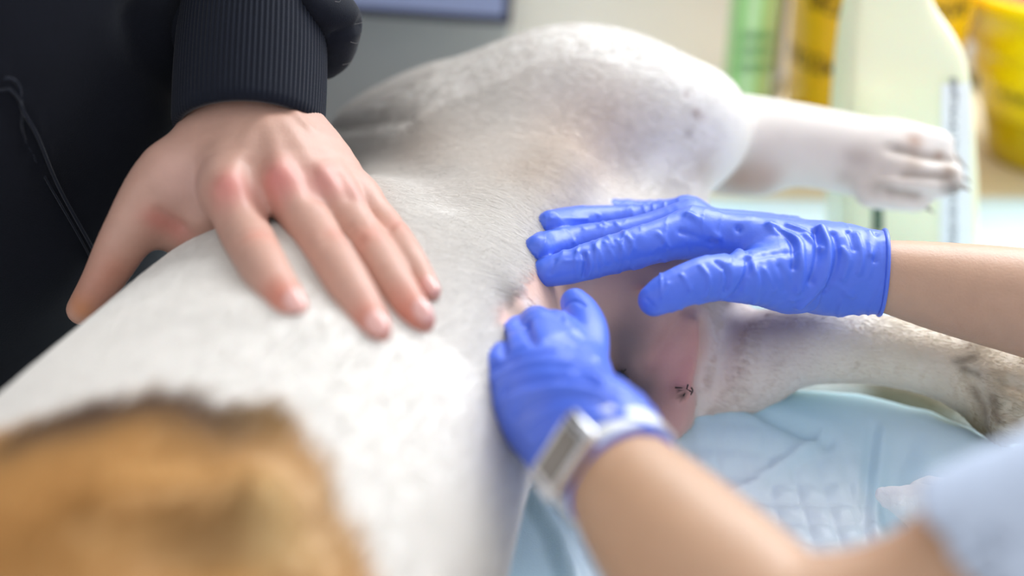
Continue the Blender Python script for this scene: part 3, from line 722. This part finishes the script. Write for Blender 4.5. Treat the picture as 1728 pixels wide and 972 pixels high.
# ================================================================== TABLE, PAD
tab = empty('examination_table', W(.1,.8,-.03), 'beige examination table under the dog and the blue pad', 'table')
bm = bmesh.new(); box(bm, W(.12,.465,-.0225), (S*.96,S*1.37,S*.045), bev=.006); bm_obj('table_top', bm, M_TABLE, tab)
for x in (-.30,.53):
    for y in (-.15,1.07):
        bm = bmesh.new(); p = W(x,y,0); box(bm, (p[0],p[1],(TZ-.045)/2), (.05,.05,TZ-.045), bev=.004); bm_obj('leg', bm, M_STEEL, tab)
ctr = empty('counter', W(.65,1.36,-.03), 'beige counter along the wall carrying the yellow bins', 'counter')
bm = bmesh.new(); box(bm, W(.66,1.352,-.0225), (S*1.28,S*.385,S*.045), bev=.004); bm_obj('counter_top', bm, M_TABLE, ctr)
bm = bmesh.new(); p = W(.66,1.37,0); box(bm, (p[0],p[1],(TZ-.036)/2), (S*1.24,S*.33,TZ-.036), bev=.003); bm_obj('base_unit', bm, M_WALL, ctr)
nx, ny = 420, 400
gx = np.linspace(-.33,.585,nx); gy = np.linspace(.12,1.14,ny)
X, Y = np.meshgrid(gx, gy, indexing='ij'); p2 = np.stack([X.ravel(),Y.ravel(),0*X.ravel()],1)
def seg_d(p, pts):
    best = np.full(len(p),9.); 
    for a, b in zip(pts[:-1],pts[1:]):
        a = np.array(a); b = np.array(b); d = b-a; t = np.clip(((p-a)@d)/(d@d),0,1); best = np.minimum(best, np.linalg.norm(p-a-t[:,None]*d,axis=1))
    return best
def flat(u, v, z):      # where the sight line through (u,v) meets height z
    d = (CAMH-z)/(ST-CT*(486-v)/FPX); return (d*(u-864)/FPX, d*(CT+ST*(486-v)/FPX))
q2 = p2[:,:2]
crest = [flat(1180,745,.012),flat(1260,700,.03),flat(1350,680,.036),flat(1450,686,.036),flat(1560,712,.036),flat(1660,757,.036),flat(1800,830,.03)]
dc = seg_d(q2, crest)
Z = .036*np.exp(-(dc/.045)**2) + .003*noise3(p2/.11) + .0012*noise3(p2/.035+3)
def ridge(px, z, w, a):
    global Z
    Z = Z + a*np.exp(-(seg_d(q2,[flat(u,v,z) for u,v in px])/w)**2)
ridge([(1230,715),(1300,735),(1390,755)],.02,.006,-.006); ridge([(1385,760),(1300,800),(1230,835)],.015,.004,.004)
ridge([(1468,765),(1462,840),(1465,900)],.012,.004,-.004); ridge([(1482,770),(1476,840),(1480,900)],.012,.006,.003)
ridge([(1560,720),(1565,800)],.02,.01,.0015); ridge([(1620,750),(1625,820)],.02,.01,.0015)
ridge([(905,830),(950,900),(975,972)],.01,.010,.012); ridge([(930,830),(985,930),(1000,980)],.01,.007,-.006); ridge([(960,880),(1010,960)],.005,.006,.008)
# quilted embossing in the absorbent core, between the two long creases
cx, cy = flat(1290,870,.01); sxx, syy = flat(1465,880,.01)
ang = .0; qu = X.ravel()/.0180+.06*noise3(p2/.03); qv = Y.ravel()/.0185+.06*noise3(p2/.03+5)
qm = np.clip((flat(1462,800,.01)[0]-q2[:,0])/.01,0,1)*np.clip((.70-q2[:,1]-.35*np.abs(q2[:,0]-.16))/.08,0,1)*np.clip((q2[:,0]-.03)/.03,0,1)
groove = np.maximum(np.exp(-((qu-np.round(qu))/.10)**2), np.exp(-((qv-np.round(qv))/.10)**2))
Z = Z + qm*.0034*np.sqrt(np.abs(np.sin(math.pi*qu)*np.sin(math.pi*qv))) + qm*.0008*noise3(p2/.006)
Z = np.maximum(Z, .0)+.004
bord = np.minimum.reduce([q2[:,0]+.34,.585-q2[:,0],q2[:,1]-.12,1.14-q2[:,1]])
Vp = np.stack([S*q2[:,0],S*q2[:,1],TZ+S*Z],1)
I = np.arange(nx*ny).reshape(nx,ny); Qp = np.stack([I[:-1,:-1],I[1:,:-1],I[1:,1:],I[:-1,1:]],-1).reshape(-1,4)
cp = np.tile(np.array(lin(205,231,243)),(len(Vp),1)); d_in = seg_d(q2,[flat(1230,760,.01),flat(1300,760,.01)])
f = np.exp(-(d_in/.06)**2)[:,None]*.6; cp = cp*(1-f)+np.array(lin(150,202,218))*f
cp = cp*(1-.9*qm[:,None])+np.array(lin(236,245,250))*.9*qm[:,None]  # core whitened to stand in for the bright sheen on the pad
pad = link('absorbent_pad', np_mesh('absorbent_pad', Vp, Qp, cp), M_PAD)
sol = pad.modifiers.new('thick','SOLIDIFY'); sol.thickness = .0025; sol.offset = -1
prop(pad, 'pale blue quilted absorbent pad bunched up under the dog', 'pad')

# ------------------------------------------------ crumpled gauze
Fg = Field(*bounds([[(1560,850,.75,110)]],.005), .0012)
Fg.chain([PR(1490,836,.742,10),PR(1530,845,.735,26),PR(1575,858,.73,34),PR(1630,880,.73,26)], .006, sub=3)
Fg.chain([PR(1545,822,.76,14),PR(1580,828,.757,22),PR(1620,840,.75,22)], .003, sub=3)
Fg.chain([PR(1488,836,.745,5),PR(1510,855,.742,9),PR(1545,882,.735,12),PR(1590,890,.73,18)], .004, sub=3)
sg = Surf(*Fg.mesh(), smooth=1); sg.V = sg.V + sg.N*(.0016*noise3(sg.V/.009)+.0008*noise3(sg.V/.004))[:,None]
M_GAUZE = mat('white_gauze', lin(250,251,252), .75, .2, bump=(1500,.5,.0006))
sg.col[:] = 1; g = surf_obj('gauze_swab', sg, M_GAUZE); prop(g, 'crumpled white gauze swab lying on the blue pad', 'gauze')

# ------------------------------------------------ wristwatch
wt = empty('wristwatch', cl, 'silver rectangular wristwatch worn over the glove cuff at the bent wrist', 'watch')
M_SIL = mat('polished_steel', lin(215,215,218), .18, metal=1); M_DIAL = mat('grey_dial', lin(120,112,104), .25, .5, coat=.8)
M_STRAP = mat('silver_mesh_strap', lin(225,226,226), .4, metal=.1, bump=(1500,.3,.0004))
tocam = nrm(CAMP-cl); e2w = nrm(tocam-axl*(tocam@axl)); e1w = np.cross(e2w,axl)     # e1w: across the wrist
if e1w[0] < 0: e1w = -e1w
cw = cl + axl*.004; rw1, rw2 = Rr(105,.556), Rr(98,.556)
n = 96; aa = np.arange(n)*2*math.pi/n; hw = .0068; V = []
for rr, oo in ((.0018,-hw),(.0018,hw),(.0,hw),(.0,-hw)):
    V.append(cw + np.outer(np.cos(aa)*(rw1+rr),e1w)+np.outer(np.sin(aa)*(rw2+rr),e2w)+axl*oo)
V = np.concatenate(V); i = np.arange(n); k = (i+1)%n
Q = np.concatenate([np.stack([j*n+i,j*n+k,((j+1)%4)*n+k,((j+1)%4)*n+i],1) for j in range(4)])
link('strap', np_mesh('strap',V,Q,smooth=False), M_STRAP, wt)
def wframe(deg, lift):
    a = math.radians(deg); nn = nrm(e1w*math.cos(a)*rw2+e2w*math.sin(a)*rw1); tt = nrm(np.cross(axl,nn))
    c = cw + e1w*math.cos(a)*rw1 + e2w*math.sin(a)*rw2 + nn*lift
    M = Matrix([[tt[0],axl[0],nn[0]],[tt[1],axl[1],nn[1]],[tt[2],axl[2],nn[2]]]); return c, M.to_4x4()
CA = 114
c, Mx = wframe(CA,.003); bm = bmesh.new(); box(bm, c, (.026,.0165,.006), Mx, bev=.0012); bm_obj('case', bm, M_SIL, wt)
c, Mx = wframe(CA,.0063); bm = bmesh.new(); box(bm, c, (.0200,.0108,.0012), Mx, bev=.0004); bm_obj('dial', bm, M_DIAL, wt)
for sgn in (-1,1):
    c, Mx = wframe(CA,.0035); c = c + np.array(Mx.to_3x3()@Vector((sgn*.0140,0,0))); bm = bmesh.new()
    box(bm, c, (.0045,.0165,.0050), Mx, bev=.0018); bm_obj('lug', bm, M_SIL, wt, True)

# ================================================================== BACKGROUND
def onz(u, d, z=0.0):   # point at depth d, image column u, height z
    y = (d - (CAMH-z)*ST)/CT; return W(d*(u-864)/FPX, y, z)
# grey cabinet standing behind on the left
cab = empty('cabinet', W(-.45,1.42,-.9/S), 'tall dark grey cabinet behind the dog\'s back', 'cabinet')
bm = bmesh.new(); lo_, hi_ = W(-.80,1.36,-.9/S), W(-.001,1.54,1.2); box(bm,(lo_+hi_)/2,tuple(hi_-lo_),bev=.003); bm_obj('body', bm, M_CABG, cab)
mon = empty('monitor', W(-.16,1.30,.30), 'dark framed screen edge glowing pale blue above the dog\'s rump', 'monitor')
M_BEZ = mat('dark_plastic', lin(40,36,62), .4); M_SCR = mat('screen_glow', lin(90,100,140), .3)
b_ = M_SCR.node_tree.nodes['Principled BSDF']; b_.inputs['Emission Color'].default_value = (*lin(165,175,205),1); b_.inputs['Emission Strength'].default_value = .4
c0 = P(862,40,1.30); Rm = Matrix.Rotation(math.radians(4),4,'Y') 
mw, mh = .40, .26
cen_m = c0 + np.array(Rm.to_3x3()@Vector((-mw/2,0,mh/2)))
bm = bmesh.new(); box(bm, cen_m, (mw,.02,mh), Rm, bev=.003); bm_obj('bezel', bm, M_BEZ, mon)
bm = bmesh.new(); box(bm, cen_m+np.array([0,-.0105,.0]), (mw-.014,.002,mh-.018), Rm); bm_obj('screen', bm, M_SCR, mon)
# wall rail above the table
bm = bmesh.new(); p0 = onz(1640,1.50,0.03); box(bm,(.92,YW-.012,p0[2]+.012),(1.0,.024,.03),bev=.003); o=bm_obj('trim_1',bm,mat('grey_trim',lin(200,202,208),.4)); o['kind']='structure'
bm = bmesh.new(); box(bm,(.92,YW-.006,p0[2]-.012),(1.0,.012,.018)); o=bm_obj('rail_shadow_strip',bm,mat('rail_shade',lin(60,60,60),.6)); o['kind']='structure'  # dark strip standing in for the shadow under the rail
M_BRN = mat('brown_board',lin(165,140,115),.5,noise=(8,.08))
bm = bmesh.new(); pA = onz(1500,1.5,0); box(bm,(pA[0]+.45,YW-.004,TZ+.35),(1.0,.008,.62)); o=bm_obj('trim_3',bm,M_BRN); o['kind']='structure'

def text_mesh(txt, size, fn, material, parent, name='lettering', italic=0.0):
    cu = bpy.data.curves.new('t','FONT'); cu.body = txt; cu.size = size; cu.shear = italic; cu.align_x = 'CENTER'; cu.resolution_u = 3; cu.offset = size*.012
    ob = bpy.data.objects.new('t', cu); COL.objects.link(ob)
    dg = bpy.context.evaluated_depsgraph_get(); me = bpy.data.meshes.new_from_object(ob.evaluated_get(dg)); bpy.data.objects.remove(ob)
    bm = bmesh.new(); bm.from_mesh(me)
    bmesh.ops.subdivide_edges(bm, edges=[e for e in bm.edges if e.calc_length() > size*.3], cuts=2)
    bmesh.ops.triangulate(bm, faces=bm.faces)
    for v in bm.verts: v.co = fn(v.co.x, v.co.y)
    m2 = bpy.data.meshes.new(name); bm.to_mesh(m2); bm.free(); return link(name, m2, material, parent)
M_INK = mat('dark_ink', lin(60,45,20), .6)
def on_cone(c, r0, r1, hgt, z0, ang0, out=.0006, sx=1, sy=1):
    def fn(x, y):
        z = z0+y; r = r0+(r1-r0)*z/hgt + out; a = ang0 + x/r
        return Vector((c[0]+r*sx*math.cos(a), c[1]+r*sy*math.sin(a), c[2]+z))
    return fn
# orange-yellow waste bin behind the spray bottle
cb = onz(1446,1.35); rt, rb, hb = .080, .067, .24
wb = empty('waste_bin', cb, 'orange yellow clinical waste bin standing behind the spray bottle', 'bin')
M_ORG = mat('orange_plastic', lin(250,190,6), .35, .5, noise=(5,.03), sss=.05)
bm = bmesh.new(); lathe(bm, [(rb-.004,0),(rb,.004),(rb+(rt-rb)*.9,hb*.9),(rt,hb),(rt+.005,hb),(rt+.005,hb+.008),(rt,hb+.008)], cb); bm_obj('body', bm, M_ORG, wb, True)
bm = bmesh.new(); lathe(bm, [(rt-.004,hb+.009),(rt+.003,hb+.009),(rt+.002,hb+.022),(.02,hb+.026),(.001,hb+.026)], cb); bm_obj('lid', bm, mat('orange_lid',lin(240,150,10),.4), wb, True)
for tx, z, a, s_ in (('ОТХОДЫ КЛАССА Б',.098,-120,.019),('ОПАСНО',.068,-100,.013),('МЕДИЦИНСКИЕ',.150,-100,.019)):
    text_mesh(tx, s_, on_cone(cb,rb,rt,hb,z,math.radians(a)), M_INK, wb)
# bright yellow sharps bucket with a red lid
cy_ = onz(1772,1.36); rt2, rb2, hb2 = .099,.057,.155
yb = empty('sharps_bucket', cy_, 'bright yellow sharps bucket with a red lid at the right edge', 'bucket')
M_YEL = mat('yellow_plastic', lin(250,228,8), .3, .5, noise=(5,.03)); M_YELB = mat('mustard_base', lin(200,178,8), .35)
zz = .048
def rz(z): return rb2+(rt2-rb2)*z/hb2
bm = bmesh.new(); lathe(bm, [(rz(zz)-.001,zz),(rz(zz)+.001,zz+.002),(rz(.075),.075),(rz(.08)+.002,.077),(rz(.09)+.002,.09),(rz(.095),.092),(rz(.105),.105),(rz(.11)+.002,.107),(rz(.115),.112),(rt2,hb2-.012),(rt2+.005,hb2-.012),(rt2+.006,hb2),(rt2-.004,hb2),(rt2-.006,hb2-.02)], cy_, 64, close=False); bm_obj('body', bm, M_YEL, yb, True)
bm = bmesh.new(); lathe(bm, [(rb2-.006,0),(rb2-.001,.004),(rz(zz)-.001,zz),(rz(zz)-.006,zz+.001)], cy_, 64); bm_obj('base', bm, M_YELB, yb, True)
bm = bmesh.new(); lathe(bm, [(rt2-.007,hb2-.02),(rt2-.008,hb2-.004),(rt2-.02,hb2+.002),(.03,hb2+.006),(.001,hb2+.006)], cy_, 64); bm_obj('lid', bm, mat('red_lid',lin(235,70,40),.35), yb, True)
text_mesh('Класс Б', .014, on_cone(cy_,rb2,rt2,hb2,.068,math.radians(-140)), M_INK, yb, italic=.25)
# green pack
gpk = empty('green_pack', onz(1275,1.33), 'tall green printed wipes pack standing against the wall', 'pack')
M_GRN = mat('green_film', lin(178,232,150), .3, .5); M_GRN2 = mat('olive_film', lin(185,198,125), .35); M_GRN3 = mat('pale_green_film', lin(205,232,185), .35)
cg = onz(1243,1.33); wpx = 66*1.25/FPX*S
bm = bmesh.new(); box(bm, cg+np.array([0,0,.12]), (wpx,.045,.24), bev=.006); bm_obj('body', bm, M_GRN, gpk, True)
for x, w_, m_ in ((.006,.22,M_GRN3),(.30,.36,M_GRN2)):
    bm = bmesh.new(); box(bm, cg+np.array([wpx*(x-.12 if x<.1 else .31),-.0228,.12]), (wpx*w_,.0012,.236)); bm_obj('printed_stripe', bm, m_, gpk)
M_GINK = mat('green_ink', lin(60,130,80), .5)
for z in (.125,.112,.098): text_mesh('САЛФЕТКИ', .010, (lambda zc: lambda x,y: Vector((cg[0]+x*.5, cg[1]-.0246, cg[2]+zc+y)))(z), M_GINK, gpk)
# steel pole with a clamp knob
pl = empty('steel_stand', onz(1322,1.42), 'thin steel stand with a round pale knob beside the green pack', 'stand')
cpz = onz(1291,1.42); bm = bmesh.new(); lathe(bm, [(.0075,.03),(.0075,.6)], cpz, 20); bm_obj('pole', bm, mat('grey_enamel',lin(188,188,190),.35), pl, True)
bm = bmesh.new(); lathe(bm, [(.003,.036),(.010,.040),(.0135,.050),(.0125,.060),(.008,.066),(.002,.068)], cpz, 24); bm_obj('knob', bm, mat('pale_knob',lin(205,210,222),.3), pl, True)
bm = bmesh.new(); lathe(bm, [(.016,0),(.016,.006),(.012,.012),(.009,.036),(.002,.037)], cpz, 24); bm_obj('base', bm, mat('black_base',lin(45,50,48),.5), pl, True)

# ------------------------------------------------ spray bottle
yb0 = 1.014
def atv(u, v):          # on the upright plane y = yb0
    d = yb0/(CT+ST*(486-v)/FPX); return P(u, v, d)
cbz = onz(1505,1.13); sb = empty('spray_bottle', cbz, 'translucent pale yellow spray bottle standing behind the raised paw', 'bottle')
M_BOT = mat('milky_plastic', lin(246,245,208), .3, .5, sss=.25, coat=.2)
rows = [(440,1420,1612),(432,1404,1628),(424,1399,1632),(300,1402,1628),(200,1410,1620),(150,1414,1615),(120,1417,1609),(100,1419,1603),(85,1420,1596),(70,1422,1587),(55,1424,1577),(40,1426,1567),(25,1428,1559),(5,1431,1553),(-20,1436,1548),(-50,1446,1540),(-80,1462,1530),(-100,1470,1526)]
secs = []
for v, ul, ur in rows:
    a_, b_ = atv(ul,v), atv(ur,v); secs.append((a_[2], (a_[0]+b_[0])/2, (b_[0]-a_[0])/2))
zmin = secs[0][0]; nseg = 72; EE = .36; DEP = .034
def dep(a_): return min(DEP, a_*.80)
V = []
for z, xc, a_ in secs:
    t = np.arange(nseg)*2*math.pi/nseg; ct, st_ = np.cos(t), np.sin(t)
    V.append(np.stack([xc+np.sign(ct)*np.abs(ct)**EE*a_, S*yb0+np.sign(st_)*np.abs(st_)**EE*dep(a_), np.full(nseg, max(z-zmin,0)*(zmin-TZ+0)/1 + z if False else TZ+.0062+(z-zmin))],1))
DZ = TZ+.0062-zmin
ns = len(secs); V = np.concatenate(V); i = np.arange(nseg); k = (i+1)%nseg
Q = np.concatenate([np.stack([j*nseg+i,j*nseg+k,(j+1)*nseg+k,(j+1)*nseg+i],1) for j in range(ns-1)])
h_ = nseg//2; i2 = np.arange(h_-1)
def capq(o): return np.stack([o+i2, o+i2+1, o+nseg-2-i2, o+nseg-1-i2],1)
Q = np.vstack([Q, capq(0)[:,::-1], capq((ns-1)*nseg)])
link('bottle_body', np_mesh('bottle_body',V,Q), M_BOT, sb)
zs = np.array([q[0] for q in secs]); xcs = np.array([q[1] for q in secs]); ass = np.array([q[2] for q in secs])
def bsurf(x, z, out):   # point on the front of the bottle
    xc, a_ = np.interp(z-DZ, zs, xcs), np.interp(z-DZ, zs, ass)
    t = min(abs((x-xc)/a_), .999); return Vector((x, S*yb0 - dep(a_)*(1-t**(2/EE))**(EE/2) - out, z))
def patch(name, u0, u1, v0, v1, m_, n=14):
    bm = bmesh.new(); g = []
    for a_ in range(n+1):
        r_ = []
        for b_ in range(5):
            p_ = atv(u0+(u1-u0)*b_/4, v0+(v1-v0)*a_/n); r_.append(bm.verts.new(bsurf(p_[0], p_[2]+DZ, .0006)))
        g.append(r_)
    for a_ in range(n):
        for b_ in range(4): bm.faces.new((g[a_][b_],g[a_][b_+1],g[a_+1][b_+1],g[a_+1][b_]))
    return bm_obj(name, bm, m_, sb, True)
M_LAB = mat('white_label', lin(246,246,243), .45)
patch('label', 1556, 1606, 145, 420, M_LAB); patch('level_mark', 1446, 1464, 330, 385, mat('green_mark',lin(90,110,85),.5), 4)
M_BINK = mat('grey_ink', lin(105,108,114), .6)
def tline(x, y):
    v = tv - x/.00033; p_ = atv(1582, v); return bsurf(p_[0]-y, p_[2]+DZ, .0010)
for tw, tv in (('ИНСТРУКЦИЯ',205),('ПРИМЕНЕНИЕ',372)): text_mesh(tw, .0068, tline, M_BINK, sb)
px2 = 1.03/FPX*S; cbz = np.array([xcs[-1]+22*px2, S*yb0, zs[-1]+DZ-.252])
bm = bmesh.new(); cn = cbz+np.array([-22*px2,0,.25]); lathe(bm, [(.013,0),(.013,.02),(.010,.03),(.010,.034)], cn, 24); bm_obj('collar', bm, M_LAB, sb, True)
bm = bmesh.new(); box(bm, cn+np.array([-.012,0,.045]), (.06,.02,.025), bev=.004); box(bm, cn+np.array([-.034,0,.018]), (.006,.012,.05), Matrix.Rotation(.3,4,'Y'), bev=.002); bm_obj('trigger_head', bm, M_LAB, sb, True)
